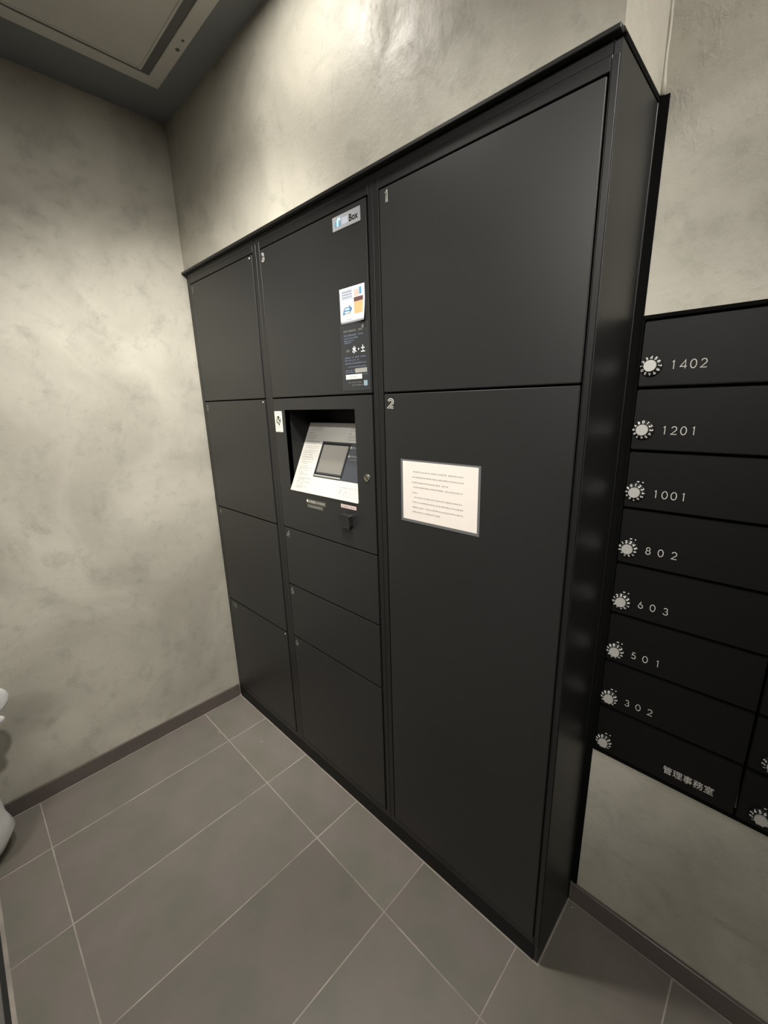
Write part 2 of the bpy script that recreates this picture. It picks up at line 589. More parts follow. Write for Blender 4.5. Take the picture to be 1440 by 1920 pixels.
for q in ((px0, px0 + 0.007, py0, py1), (px1 - 0.007, px1, py0, py1), (px0 + 0.005, px1 - 0.005, py1 - 0.007, py1), (px0 + 0.005, px1 - 0.005, py0, py0 + 0.007)):
    box(bm, q[0], q[1], q[2], q[3], CEIL - 0.0050, CEIL - 0.0012, 0.0012)
obj('panel_rim', bm, 'hatch', hatch)
for (x, y, r) in ((0.3653, -0.0962, 0.0055), (0.4054, -0.0975, 0.0038)):
    bm = bmesh.new()
    vs = [bm.verts.new((x + r * math.cos(a) * 1.2, y + r * math.sin(a), zc0 - 0.0003)) for a in [2 * math.pi * k / 14 for k in range(14)]]
    vt = [bm.verts.new((v.co.x, v.co.y, zc0 + 0.0005)) for v in vs]
    bm.faces.new(vs)
    for k in range(14):
        bm.faces.new((vs[k], vs[(k + 1) % 14], vt[(k + 1) % 14], vt[k]))
    o = obj('screw_plug', bm, 'dimprint', hatch)

# unseen ceiling lamps, all but the first added as fill: ring and diffuser
for i, (x, y) in enumerate(LAMPS):
    sc_ = 8.0 if y < -2 else 1.0
    t = thing('downlight', ['round ceiling downlight close above the lockers', 'large round ceiling panel lamp added as room fill, farthest from the lockers', 'round ceiling lamp added as fill, facing the mailboxes', 'round ceiling spotlight added to brighten the left wall', 'round ceiling spotlight added to brighten the floor before the lockers', 'round ceiling spotlight added to brighten the corner over the side panel', 'round ceiling spotlight added to brighten the mailbox wall', 'round ceiling spotlight in the room, added to brighten the right locker'][i], 'lamp', (x, y, CEIL))
    bm = bmesh.new()
    n = 40
    prof = [(0.040, -0.001), (0.043, -0.005), (0.052, -0.004), (0.055, -0.0003)]
    rg = [[bm.verts.new((x + sc_ * rr_ * math.cos(2 * math.pi * k / n), y + sc_ * rr_ * math.sin(2 * math.pi * k / n), CEIL + zz)) for k in range(n)] for rr_, zz in prof]
    for a, b_ in zip(rg, rg[1:]):
        for k in range(n):
            bm.faces.new((a[k], a[(k + 1) % n], b_[(k + 1) % n], b_[k]))
    obj('trim_ring', bm, 'black', t, True)
    bm = bmesh.new()
    vs = [bm.verts.new((x + sc_ * 0.039 * math.cos(2 * math.pi * k / n), y + sc_ * 0.039 * math.sin(2 * math.pi * k / n), CEIL - 0.0012)) for k in range(n)]
    vt = [bm.verts.new((v.co.x, v.co.y, CEIL - 0.0004)) for v in vs]
    bm.faces.new(vs)
    for k in range(n):
        bm.faces.new((vs[k], vs[(k + 1) % n], vt[(k + 1) % n], vt[k]))
    obj('diffuser', bm, 'lampglass', t)

# ------------------------------------------------------------------ locker surround
YFr, YDo = 0.0010, -0.0010      # frame face, door face
sur = thing('locker_surround', 'black steel casing with slim top lip and tall side panel enclosing the parcel lockers', 'casing', (0.75, 0.1, 0))
bm = bmesh.new()
box(bm, 0.0, W - 0.0002, -0.0120, 0.0009, H - 0.0070, H, 0.0010)          # lip
box(bm, 0.0155, W - 0.0125, 0.0022, 0.012, 1.8165, H - 0.0070)             # fascia behind it
obj('top_fascia', bm, 'frame', sur)
obj('side_panel', B(W - 0.0120, W - 0.0012, 0.0030, D - 0.0100, 0.0006, 1.8320, 0.0012, 2), 'steel', sur)
obj('side_rail', B(W - 0.010, W + 0.0002, D - 0.0098, D - 0.0035, 0.0006, 1.8300, 0.0004), 'frame', sur)
obj('top_reveal', B(0.02, W - 0.0002, 0.0125, D - 0.0002, 1.8325, H - 0.0001), 'void', sur)
obj('corner_filler', B(0.0003, 0.0150, 0.0060, 0.03, 0.0006, 1.8325), 'black', sur)
obj('plinth', B(0.0155, W - 0.0125, 0.0016, 0.012, 0.0006, 0.0530, 0.0008), 'black', sur)

# ------------------------------------------------------------------ locker units
GAP = 0.0042
ZB, ZT = 0.0765, 1.7946


def carcass(x0, x1, par, shelves, hole=None):
    bm = bmesh.new()
    t = 0.0012
    y0, y1 = 0.0190, 0.198
    box(bm, x0, x0 + t, y0, y1, 0.055, 1.8155)
    box(bm, x1 - t, x1, y0, y1, 0.055, 1.8155)
    box(bm, x0 + t, x1 - t, y0, y1, 0.055, 0.0565)
    box(bm, x0 + t, x1 - t, y0, y1, 1.814, 1.8155)
    box(bm, x0 + t, x1 - t, y1 - t, y1, 0.0565, 1.814)
    for z in shelves:
        box(bm, x0 + t, x1 - t, y0 + 0.004, y1 - t, z - 0.002, z + 0.002)
    obj('carcass', bm, 'void', par)


NUMW = {}


def door_number(ch, cx, cz, par, h=0.0185, dark_num=False, sp=0.022):
    """outlined numeral: pale outline stroke, darker inner stroke"""
    bm = bmesh.new()
    bi = bmesh.new()
    n = len(ch)
    for i, c in enumerate(ch):
        x = cx + (i - (n - 1) / 2) * sp
        k = {'1': 1.0, '2': 1.42, '3': 1.1}.get(c, 1.2)
        glyph(bm, c, x, cz, h, 0.0058, YDo, YDo - 0.0002, sx=k)
        glyph(bi, c, x, cz, h, 0.0030, YDo, YDo - 0.0004, sx=k)
    a = obj('number_outline', bm, 'dimsilver' if dark_num else 'silver', par)
    b_ = obj('number_fill', bi, 'dimprint', par)


def make_door(x0, x1, z0, z1, num, par, dark_num=False, led=None):
    h = GAP / 2
    d = obj('door', B(x0 + h, x1 - h, YDo, 0.0170, z0 + h, z1 - h, 0.0013, 3), 'steel', par)
    if num:
        nx = x0 + {'1': 0.0235, '2': 0.0232, '3': 0.0170, '4': 0.0235, '5': 0.0185, '6': 0.0180, '10': 0.0330}.get(num, 0.0165)
        door_number(num, nx, z1 - (0.0218 if num == '1' else 0.0243), d, dark_num=dark_num)
    if led:
        bm = bmesh.new()
        cyl(bm, x1 - 0.0150, YDo, YDo - 0.0012, z1 - 0.0105, 0.0030, 0.0022, 16)
        o = obj('indicator', bm, 'cap', d)
    return d


# --- left unit: four equal doors
ua = thing('locker_unit', 'leftmost narrow locker column with doors 7, 8, 9 and 10 beside the plaster wall', 'locker', (0.262, 0.1, 0), 'parcel locker columns')
carcass(0.0160, 0.5075, ua, (1.3729, 0.9472, 0.5225))
obj('frame', frame_bm(0.0155, 0.5078, 0.0535, 1.8160, 0.0208 - GAP / 2, 0.0206 - GAP / 2, 0.023 - GAP / 2, 0.0214 - GAP / 2, YFr, 0.0185), 'frame', ua)
zz = [ZT, 1.3729, 0.9472, 0.5225, ZB]
for i in range(4):
    make_door(0.0363, 0.4872, zz[i + 1], zz[i], ('7', '8', '9', '10')[i], ua, True, led=(i != 2))

# --- middle unit: door 3, console panel, doors 4 5 6
ub = thing('locker_unit', 'middle locker column with door 3, the touch-screen console and doors 4, 5 and 6', 'locker', (0.755, 0.1, 0), 'parcel locker columns')
carcass(0.5085, 1.0015, ub, (1.3729, 0.9496, 0.7375, 0.5309))
obj('frame', frame_bm(0.5082, 1.0018, 0.0535, 1.8160, 0.0217 - GAP / 2, 0.0177 - GAP / 2, 0.023 - GAP / 2, 0.0214 - GAP / 2, YFr, 0.0185), 'frame', ub)
zz = [ZT, 1.3729, 0.9496, 0.7375, 0.5309, ZB]
X0, X1 = 0.5299, 0.9841
d3 = make_door(X0, X1, 1.3729, ZT, '3', ub)
for i, n_ in ((2, '4'), (3, '5'), (4, '6')):
    make_door(X0, X1, zz[i + 1], zz[i], n_, ub, True)
# console panel with the opening
OX0, OX1, OZ0, OZ1 = 0.5925, 0.9165, 1.0855, 1.3370
h = GAP / 2
bm = bmesh.new()
pz0, pz1 = 0.9496 + h, 1.3729 - h
box(bm, X0 + h, OX0, YDo, 0.017, pz0, pz1)
box(bm, OX1, X1 - h, YDo, 0.017, pz0, pz1)
box(bm, OX0, OX1, YDo, 0.017, pz0, OZ0)
box(bm, OX0, OX1, YDo, 0.017, OZ1, pz1)
bmesh.ops.remove_doubles(bm, verts=bm.verts, dist=1e-6)
cp = obj('console_panel', bm, 'steel', ub)
bm = bmesh.new()
box(bm, OX0 - 0.0015, OX0, 0.0, 0.112, OZ0, OZ1)
box(bm, OX1, OX1 + 0.0015, 0.0, 0.112, OZ0, OZ1)
box(bm, OX0, OX1, 0.0, 0.112, OZ1, OZ1 + 0.0015)
box(bm, OX0, OX1, 0.110, 0.112, OZ0, OZ1)
obj('console_recess', bm, 'black', cp)
# sloping console plate; local frame: u along X, v up the slope
P0 = Vector((0, -0.0040, 1.0850))
Vd = Vector((0, 0.0983, 0.2090)).normalized()
Nd = Vector((0, -Vd.z, Vd.y))


def slope(bm):
    """take geometry drawn in (x, -height, v) and lay it on the slope"""
    for v in bm.verts:
        v.co = P0 + Vector((v.co.x, 0, 0)) + Vd * v.co.z + Nd * (-v.co.y)
    return bm


console = obj('console_plate', slope(B(OX0 + 0.0006, OX1 - 0.0006, 0.0, 0.006, 0.0, 0.2315, 0.0010)), 'plate', ub)
bm = bmesh.new()
box(bm, 0.6890, OX1 - 0.0008, -0.0006, 0.0, 0.0552, 0.1702, 0.0002)
o = obj('display_surround', slope(bm), 'navy', console)
bm = bmesh.new()
for q in ((0.6930, 0.8215, 0.0640, 0.0675), (0.6930, 0.8215, 0.1610, 0.1650), (0.6930, 0.6965, 0.0640, 0.1650), (0.8180, 0.8215, 0.0640, 0.1650)):
    box(bm, q[0], q[1], -0.0028, -0.0006, q[2], q[3], 0.0004)
obj('display_bezel', slope(bm), 'black', console)
obj('display', slope(B(0.7000, 0.8140, -0.0012, -0.0006, 0.0715, 0.1590)), 'lcd', console)
obj('card_slot', slope(B(0.6960, 0.8180, -0.0034, -0.0006, 0.0575, 0.0628, 0.0005)), 'dimsilver', console)
rnd = random.Random(3)
bm = bmesh.new()
for v, xa, xb, hh in ((0.2105, .6115, .675, .0042), (0.2040, .6115, .668, .0036), (0.1930, .6085, .629, .0042), (0.1850, .6085, .650, .0030), (0.1770, .6085, .645, .0030), (0.1650, .6085, .672, .0034), (0.1590, .6085, .655, .0030), (0.1500, .6085, .676, .0032), (0.1440, .6085, .676, .0030), (0.1350, .6085, .674, .0032), (0.1290, .6085, .660, .0030), (0.1210, .6085, .655, .0032), (0.1130, .6085, .664, .0032), (0.1060, .6085, .668, .0032), (0.0980, .6085, .664, .0030), (0.0920, .6085, .646, .0032), (0.0845, .6085, .652, .0030), (0.0770, .6085, .672, .0030), (0.0700, .6085, .658, .0030), (0.0620, .6085, .640, .0034),
                       (0.0560, .6125, .664, .0028), (0.0440, .6150, .684, .0030), (0.0395, .6150, .650, .0026), (0.0320, .6150, .682, .0030), (0.0250, .6150, .655, .0026), (0.0170, .6150, .670, .0026), (0.0125, .6150, .650, .0026),
                       (0.2130, .8000, .826, .0046), (0.2060, .8000, .858, .0030), (0.1960, .8000, .815, .0040), (0.1890, .8000, .866, .0028), (0.1835, .8000, .862, .0026), (0.1780, .8000, .866, .0028),
                       (0.0345, .8230, .858, .0030), (0.0345, .8640, .880, .0026), (0.0270, .8480, .860, .0026), (0.0215, .8460, .862, .0030), (0.0160, .8440, .864, .0026), (0.0270, .8700, .878, .0022), (0.0215, .8700, .884, .0022), (0.0160, .8700, .876, .0022)):
    marks(bm, xa, xb, v, hh, 0.0, rnd, 0.93)
obj('printed_text', slope(bm), 'softink', console)
bm = bmesh.new()
for q in ((.8185, .8950, .0375, .0379), (.8185, .8950, .0115, .0119), (.8185, .8189, .0115, .0379), (.8946, .8950, .0115, .0379), (.6110, .6885, .0500, .0503), (.6885, .6888, .006, .0503)):
    box(bm, q[0], q[1], -0.0001, 0, q[2], q[3])
for k in range(16):
    a = 2 * math.pi * k / 16
    b_ = 2 * math.pi * (k + 1) / 16
    ribbon(bm, [(.8310 + .0042 * math.cos(a), .0265 + .0042 * math.sin(a)), (.8310 + .0042 * math.cos(b_), .0265 + .0042 * math.sin(b_))], .0009, 0, -0.0001)
box(bm, .8304, .8316, -0.0001, 0, .0150, .0225)
obj('diagram', slope(bm), 'softink', console)
bm = bmesh.new()
marks(bm, .8270, .9100, .1530, .0060, -0.0006, rnd, 0.95)
marks(bm, .8300, .9100, .1270, .0062, -0.0006, rnd, 0.95)
marks(bm, .8300, .9000, .1190, .0036, -0.0006, rnd, 0.9)
box(bm, .8225, .8285, -0.0009, -0.0006, .1530, .1590)
box(bm, .8240, .8300, -0.0009, -0.0006, .1260, .1330)
obj('display_lettering', slope(bm), 'dimsilver', console)
# parts on the console panel
obj('status_label', B(0.6755, 0.7700, YDo - 0.0003, YDo, 1.0530, 1.0655), 'dimprint', cp)
bm = bmesh.new()
cyl(bm, 0.6800, YDo - 0.0003, YDo - 0.0016, 1.0600, 0.0030, 0.0022, 16)
obj('status_light', bm, 'led', cp)
bm = bmesh.new()
marks(bm, 0.6880, 0.7230, 1.0560, 0.0080, YDo - 0.0003, rnd, 1.0)
marks(bm, 0.7230, 0.7640, 1.0575, 0.0045, YDo - 0.0003, rnd, 0.9)
obj('status_text', bm, 'silver', cp)
obj('lower_label', B(0.6780, 0.7560, YDo - 0.0003, YDo, 1.0395, 1.0495), 'dimprint', cp)
bm = bmesh.new()
marks(bm, 0.6930, 0.7500, 1.0408, 0.0072, YDo - 0.0003, rnd, 0.95)
obj('lower_text', bm, 'dimsilver', cp)
o = obj('rose_label', B(0.8412, 0.9062, YDo - 0.0003, YDo, 1.0640, 1.0742), 'rose', cp)
bm = bmesh.new()
marks(bm, 0.8445, 0.9035, 1.0665, 0.0050, YDo - 0.0003, rnd, 0.95)
obj('label_text', bm, 'brown', cp)
# key lock
bm = bmesh.new()
cyl(bm, 0.9543, YDo + 0.002, YDo - 0.0022, 1.1603, 0.0108, 0.0098, 32)
lk = obj('key_lock', bm, 'chrome', cp)
bm = bmesh.new()
ribbon(bm, [(0.9475, 1.1668), (0.9610, 1.1538)], 0.0026, YDo - 0.0022, YDo - 0.0026)
obj('key_slot', bm, 'void', lk)
# black latch lever
bm = bmesh.new()
prof = [(0.8465, 1.0462), (0.8540, 1.0488), (0.8870, 1.0488), (0.8905, 1.0455), (0.8905, 1.0180), (0.8860, 1.0075), (0.8780, 1.0040), (0.8560, 1.0040), (0.8455, 1.0100)]
fr = [bm.verts.new((x, -0.0150 - 0.004 * (z > 1.03), z)) for x, z in prof]
bk = [bm.verts.new((x, YDo, z)) for x, z in prof]
bm.faces.new(fr)
bm.faces.new(bk)
for k in range(len(prof)):
    j = (k + 1) % len(prof)
    bm.faces.new((fr[k], fr[j], bk[j], bk[k]))
bmesh.ops.recalc_face_normals(bm, faces=bm.faces)
bmesh.ops.triangulate(bm, faces=[f for f in bm.faces if len(f.verts) > 4])
lever = obj('latch_handle', bm, 'steel', cp)
obj('finger_groove', B(0.8560, 0.8790, -0.0170, -0.0120, 1.0075, 1.0140, 0.0015), 'black', lever)
# small white tag with round emblem
tg = obj('emblem_tag', B(0.5357, 0.5768, YDo - 0.0008, YDo, 1.2685, 1.3332, 0.0006), 'cream', cp)
bm = bmesh.new()
cx_, cz_, rx_, rz_ = 0.5562, 1.3040, 0.0125, 0.0150
n = 28
vs = [bm.verts.new((cx_ + rx_ * math.cos(2 * math.pi * k / n), YDo - 0.0010, cz_ + rz_ * math.sin(2 * math.pi * k / n))) for k in range(n)]
bm.faces.new(vs)
em = obj('emblem', bm, 'green', tg)
bm = bmesh.new()
ribbon(bm, [(0.5475, 1.3160), (0.5545, 1.2900)], .0026, YDo - 0.0010, YDo - 0.0013)
ribbon(bm, [(0.5690, 1.3175), (0.5560, 1.3030), (0.5470, 1.2890)], .0024, YDo - 0.0010, YDo - 0.0013)
ribbon(bm, [(0.5560, 1.3030), (0.5690, 1.2905)], .0026, YDo - 0.0010, YDo - 0.0013)
obj('emblem_stroke', bm, 'cream', tg)
bm = bmesh.new()
marks(bm, 0.5430, 0.5700, 1.3245, 0.0030, YDo - 0.0008, rnd)
marks(bm, 0.5430, 0.5700, 1.2835, 0.0028, YDo - 0.0008, rnd)
marks(bm, 0.5470, 0.5660, 1.2790, 0.0026, YDo - 0.0008, rnd)
marks(bm, 0.5400, 0.5730, 1.2705, 0.0028, YDo - 0.0008, rnd)
obj('tag_text', bm, 'softink', tg)
# sign plate on door 3
sg = obj('sign_plate', B(0.8668, 0.9648, YDo - 0.0012, YDo, 1.7515, 1.7817, 0.0008, 2), 'signgrey', d3)
bm = bmesh.new()
ys_ = YDo - 0.0012
box(bm, 0.8760, 0.8835, ys_ - 0.0002, ys_, 1.7600, 1.7700)
box(bm, 0.8900, 0.8975, ys_ - 0.0002, ys_, 1.7600, 1.7665)
obj('logo_block', bm, 'skyblue', sg)
bm = bmesh.new()
ribbon(bm, [(0.8865, 1.7590), (0.8865, 1.7700), (0.8895, 1.7735), (0.8965, 1.7735)], .0062, ys_, ys_ - 0.0004)
obj('logo_stroke', bm, 'icy', sg)
obj('pale_panel', B(0.9010, 0.9225, ys_ - 0.0002, ys_, 1.7590, 1.7735), 'greyblue', sg)
obj('sign_lettering', text_on('Box', 0.9270, 0.9570, 1.7590, 1.7735, ys_, 0.022), 'void', sg)

# --- right unit: two large doors
uc = thing('locker_unit', 'rightmost wide locker column with tall doors 1 and 2', 'locker', (1.25, 0.1, 0), 'parcel locker columns')
carcass(1.0032, 1.4820, uc, (1.3729,))
obj('frame', frame_bm(1.0028, 1.4828, 0.0535, 1.8160, 0.0187 - GAP / 2, 0.0024, 0.023 - GAP / 2, 0.0214 - GAP / 2, YFr, 0.0185), 'frame', uc)
obj('hinge_stile', B(1.4832, W - 0.0022, -0.0004, 0.0012, 0.0540, 1.8125, 0.0004), 'frame', uc)
make_door(1.0215, 1.4802, 1.3729, ZT, '1', uc)
make_door(1.0215, 1.4802, ZB, 1.3729, '2', uc)

# ------------------------------------------------------------------ papers on the locker doors
nt_ = thing('laminated_notice', 'white printed notice in clear laminate taped to door 2', 'notice', (1.185, -0.002, 1.143))
bm = bmesh.new()
yl = YDo - 0.0002
box(bm, 1.0740, 1.2953, yl - 0.0006, yl, 1.0668, 1.2196, 0.0002)
obj('laminate', bm, 'lam', nt_)
pp = obj('paper', B(1.0808, 1.2896, yl - 0.0009, yl - 0.0006, 1.0737, 1.2158), 'paper', nt_)
bm = bmesh.new()
rnd = random.Random(11)
for fr_, a, b_ in ((.167, .155, .84), (.256, .14, .835), (.346, .135, .645), (.423, .155, .83), (.52, .14, .235), (.596, .165, .83), (.68, .14, .835), (.77, .14, .83), (.85, .14, .535)):
    z = 1.2158 - 0.1421 * fr_
    marks(bm, 1.0808 + .2088 * a, 1.0808 + .2088 * b_, z - 0.0022, 0.0038, yl - 0.0009, rnd, 0.97, 0.0044)
obj('printed_text', bm, 'ink', nt_)

ps = thing('poster_sheet', 'small white paper flyer with blue and orange pictures, lower corner curling off door 3', 'poster', (0.923, -0.002, 1.583))


def curl(x, z):
    """how far the flyer lifts off the door"""
    a = max(0.0, (x - 0.930) / 0.04) * max(0.0, (1.600 - z) / 0.055)
    return 0.0060 * min(a, 1.6) ** 1.6 + 0.0015 * max(0, (z - 1.600) / 0.03) * max(0, (x - 0.92) / 0.05) * 0


def sheet(x0, x1, z0, z1, lift, nx=10, nz=10, th=0.0003):
    bm = bmesh.new()
    g1 = []
    for s in (0, 1):
        gg = [[bm.verts.new((x0 + (x1 - x0) * i / nx, YDo - 0.0003 - lift - s * th - curl(x0 + (x1 - x0) * i / nx, z0 + (z1 - z0) * j / nz), z0 + (z1 - z0) * j / nz)) for j in range(nz + 1)] for i in range(nx + 1)]
        g1.append(gg)
        for i in range(nx):
            for j in range(nz):
                bm.faces.new((gg[i][j], gg[i + 1][j], gg[i + 1][j + 1], gg[i][j + 1]))
    a, b_ = g1
    for i in range(nx):
        bm.faces.new((a[i][0], a[i + 1][0], b_[i + 1][0], b_[i][0]))
        bm.faces.new((a[i][nz], a[i + 1][nz], b_[i + 1][nz], b_[i][nz]))
    for j in range(nz):
        bm.faces.new((a[0][j], a[0][j + 1], b_[0][j + 1], b_[0][j]))
        bm.faces.new((a[nx][j], a[nx][j + 1], b_[nx][j + 1], b_[nx][j]))
    return bm


obj('paper', sheet(0.8795, 0.9695, 1.5430, 1.6232, 0), 'poster', ps, True)
for nm, x0, x1, z0, z1, mt, lf in (
        ('grey_block', .8870, .9270, 1.5970, 1.6195, 'greyblue', .0004),
        ('pink_frame', .8870, .9280, 1.5610, 1.5925, 'rose', .0004),
        ('brown_block', .9315, .9640, 1.5885, 1.5980, 'brown', .0004),
        ('orange_block', .9315, .9640, 1.5620, 1.5880, 'orange', .0004),
        ('pink_block', .9320, .9500, 1.6000, 1.6150, 'pink', .0004),
        ('blue_block', .9510, .9590, 1.6030, 1.6180, 'skyblue', .0005)):
    obj(nm, sheet(x0, x1, z0, z1, lf, 6, 6, 0.0001), mt, ps)
bm = bmesh.new()
P = [(.8895, 1.5640), (.8945, 1.5760), (.8975, 1.5800), (.9135, 1.5800), (.9135, 1.5850), (.9250, 1.5755), (.9135, 1.5640), (.9135, 1.5680)]
vs = [bm.verts.new((x, YDo - 0.0013, z)) for x, z in P]
bm.faces.new(vs)
obj('blue_arrow', bm, 'blue', ps)
bm = bmesh.new()
box(bm, .8975, .9150, YDo - 0.0015, YDo - 0.0013, 1.5665, 1.5705)
box(bm, .8985, .9150, YDo - 0.0015, YDo - 0.0013, 1.5735, 1.5775)
obj('arrow_lettering', bm, 'icy', ps)
bm = bmesh.new()
marks(bm, .8860, .9280, 1.5505, .0028, YDo - 0.0007, rnd)
marks(bm, .8890, .9250, 1.6130, .0030, YDo - 0.0009, rnd)
marks(bm, .8890, .9250, 1.6070, .0026, YDo - 0.0009, rnd)
marks(bm, .8890, .9250, 1.6010, .0026, YDo - 0.0009, rnd)
obj('printed_text', bm, 'softink', ps)

st = thing('service_sticker', 'tall dark grey information sticker with blue print and the days below the flyer', 'sticker', (0.926, -0.002, 1.46))
ysk = YDo - 0.0006
bm = bmesh.new()
box(bm, 0.8755, 0.9790, ysk, YDo - 0.0001, 1.3822, 1.5405, 0.0003)
obj('backing', bm, 'sticker', st)
obj('day_lettering', text_on('水・土', 0.9185, 0.9640, 1.4725, 1.4890, ysk, 0.012), 'whiteprint', st)
bm = bmesh.new()
marks(bm, 0.8960, 0.9120, 1.4760, 0.0065, ysk, rnd, 1.0)
marks(bm, 0.8890, 0.9560, 1.5225, 0.0055, ysk, rnd, 0.95)
marks(bm, 0.9000, 0.9480, 1.4010, 0.0036, ysk, rnd, 0.95)
marks(bm, 0.9120, 0.9540, 1.3945, 0.0036, ysk, rnd, 1.0)
marks(bm, 0.9550, 0.9690, 1.5260, 0.0110, ysk, rnd, 1.0)
obj('white_text', bm, 'dimsilver', st)
bm = bmesh.new()
for z, a, b_, hh in ((1.5130, .8890, .9620, .0046), (1.5065, .8890, .9440, .0042), (1.5010, .8890, .9280, .0036), (1.4965, .8890, .9150, .0036), (1.4605, .8890, .9680, .0046), (1.4545, .8890, .9430, .0034), (1.4470, .8890, .9700, .0040), (1.4385, .9000, .9680, .0040), (1.4300, .8890, .9700, .0042), (1.4260, .8890, .9200, .0030), (1.4195, .8890, .9700, .0034)):
    marks(bm, a, b_, z, hh, ysk, rnd, 0.95)
obj('blue_text', bm, 'bluetext', st)
obj('grey_stamp', B(0.9260, 0.9690, ysk - 0.0002, ysk, 1.4255, 1.4360), 'dimsilver', st)
lb = obj('white_label', B(0.8905, 0.9500, ysk - 0.0003, ysk, 1.4110, 1.4220), 'cream', st)
bm = bmesh.new()
marks(bm, 0.8990, 0.9390, 1.4135, 0.0060, ysk - 0.0003, rnd, 0.95)
obj('label_text', bm, 'softink', st)
obj('pale_stamp', B(0.9560, 0.9690, ysk - 0.0002, ysk, 1.3935, 1.4060), 'paleblue', st)

# ------------------------------------------------------------------ mailboxes
YM = D - 0.0100
PX = 0.2835
PIT = 0.12105
mf = thing('mailbox_surround', 'thin black metal surround holding the bank of mailboxes in the set-back wall', 'frame', (1.78, 0.2, 0.52))
bm = bmesh.new()
box(bm, MX0 + .0002, MX1 - .0002, YM + 0.0008, D + 0.02, 1.4880, MZ1 - .0002, 0.0008)
box(bm, MX0 + .0002, MX1 - .0002, YM + 0.0008, D + 0.02, MZ0 + .0002, 0.5235, 0.0008)
box(bm, MX0 + .0002, 1.5140, YM + 0.0018, D + 0.02, 0.5235, 1.4880)
box(bm, MX1 - 0.006, MX1 - .0002, YM + 0.0018, D + 0.02, 0.5235, 1.4880)
obj('frame', bm, 'void', mf)

rooms = ['1402', '1201', '1001', '802', '603', '501', '302', None]
ROT = [4, 0, 1, 2.5, 3.2, 0.4, 0.2, 0.5]
knob_z = [1.4047, 1.2868, 1.1630, 1.0425, 0.9216, 0.8002, 0.6786, 0.5571]
gap_z = [1.4868, 1.3651, 1.2452, 1.1272, 1.0060, 0.8880, 0.7690, 0.6480, 0.5245]
digit_x = {4: (1.5692, 1.5848, 1.5998, 1.6148), 3: (1.5702, 1.5922, 1.6150)}
SYM = '0123456789AB'
for c in range(2):
    for i in range(8):
        dx = c * PX
        x0, x1 = (1.5150, 1.7785) if c == 0 else (1.7815, 2.0590)
        kx = 1.5343 + dx
        kz = knob_z[i]
        z1, z0 = gap_z[i], gap_z[i + 1]
        if c == 0:
            lab = ('black mailbox numbered %s in white figures, %s in the left column' % (rooms[i], ['topmost', 'second from top', 'third from top', 'fourth from top', 'fourth from bottom', 'third from bottom', 'second from bottom'][i])) if rooms[i] else 'lowest mailbox of the left column, marked with five white characters'
        else:
            lab = ['topmost', 'second from top', 'third from top', 'fourth from top', 'fourth from bottom', 'third from bottom', 'second from bottom', 'lowest'][i] + ' unnumbered black mailbox at the right edge of the bank'
        t = thing('mailbox', lab, 'mailbox', (kx, D, (z0 + z1) / 2), 'wall mailboxes')
        obj('case', B(x0, x1, D + 0.004, D + 0.14, z0 + 0.0008, z1 - 0.0008), 'void', t)
        d = obj('door', B(x0 + 0.0008, x1 - 0.0008, YM, D + 0.003, z0 + 0.0030, z1 - 0.0030, 0.0016, 2), 'mail', t)
        # dial: ring with numerals on its slanted face, flat pale cap in front
        bm = bmesh.new()
        cyl(bm, kx, YM + 0.0005, YM - 0.0040, kz, 0.0190, 0.0184, 40, True, False)
        cyl(bm, kx, YM - 0.0040, YM - 0.0085, kz, 0.0184, 0.0112, 40, False, True)
        bmesh.ops.remove_doubles(bm, verts=bm.verts, dist=1e-6)
        dial = obj('dial', bm, 'black', t)
        bm = bmesh.new()
        cyl(bm, kx, YM - 0.0085, YM - 0.0125, kz, 0.0104, 0.0102, 40)
        obj('dial_cap', bm, 'cap', dial)
        bm = bmesh.new()
        rot0 = ROT[i] if c == 0 else (ROT[i] + 5) % 12
        for k in range(12):
            ang = -(k - rot0) * 2 * math.pi / 12
            b2 = bmesh.new()
            glyph(b2, SYM[k], 0, 0, 0.0052, 0.0011, 0.0001, -0.0004)
            # tilt onto the cone and move out to the middle of the slanted face
            tilt = math.atan2(0.0045, 0.0072)
            for v in b2.verts:
                z = v.co.z
                yy = v.co.y
                rad = 0.0149 + z * math.cos(tilt) - yy * math.sin(tilt)
                y = YM - 0.00625 + z * math.sin(tilt) + yy * math.cos(tilt)
                v.co = Vector((v.co.x, y - 0.0001, rad))
            bmesh.ops.rotate(b2, verts=b2.verts, cent=(0, 0, 0), matrix=Matrix.Rotation(ang, 3, 'Y').inverted())
            me = bpy.data.meshes.new('x')
            b2.to_mesh(me)
            b2.free()
            me.transform(Matrix.Translation((kx, 0, kz)))
            bm.from_mesh(me)
            bpy.data.meshes.remove(me)
        obj('dial_numerals', bm, 'whiteprint', dial)
        if i > 1:  # on the two upper rows the dial hides them
            obj('pointer_mark', B(kx + 0.0005, kx + 0.0048, YM - 0.0003, YM, kz + 0.0200, kz + 0.0218), 'whiteprint', t)
            obj('pointer_mark', B(kx + 0.0100, kx + 0.0122, YM - 0.0003, YM, kz + 0.0192, kz + 0.0212), 'whiteprint', t)
        if c == 0 and rooms[i]:
            s = rooms[i]
            bm = bmesh.new()
            for ch_, x in zip(s, digit_x[len(s)]):
                glyph(bm, ch_, x, kz - 0.0005 if len(s) == 4 else kz + 0.0018, 0.0146, 0.0014, YM, YM - 0.0003)
            obj('room_number', bm, 'silver', t)
        elif c == 0:
            obj('room_name', text_on('管理事務室', 1.6545, 1.7435, 0.5490, 0.5680, YM - 0.0001, 0.004), 'silver', t)

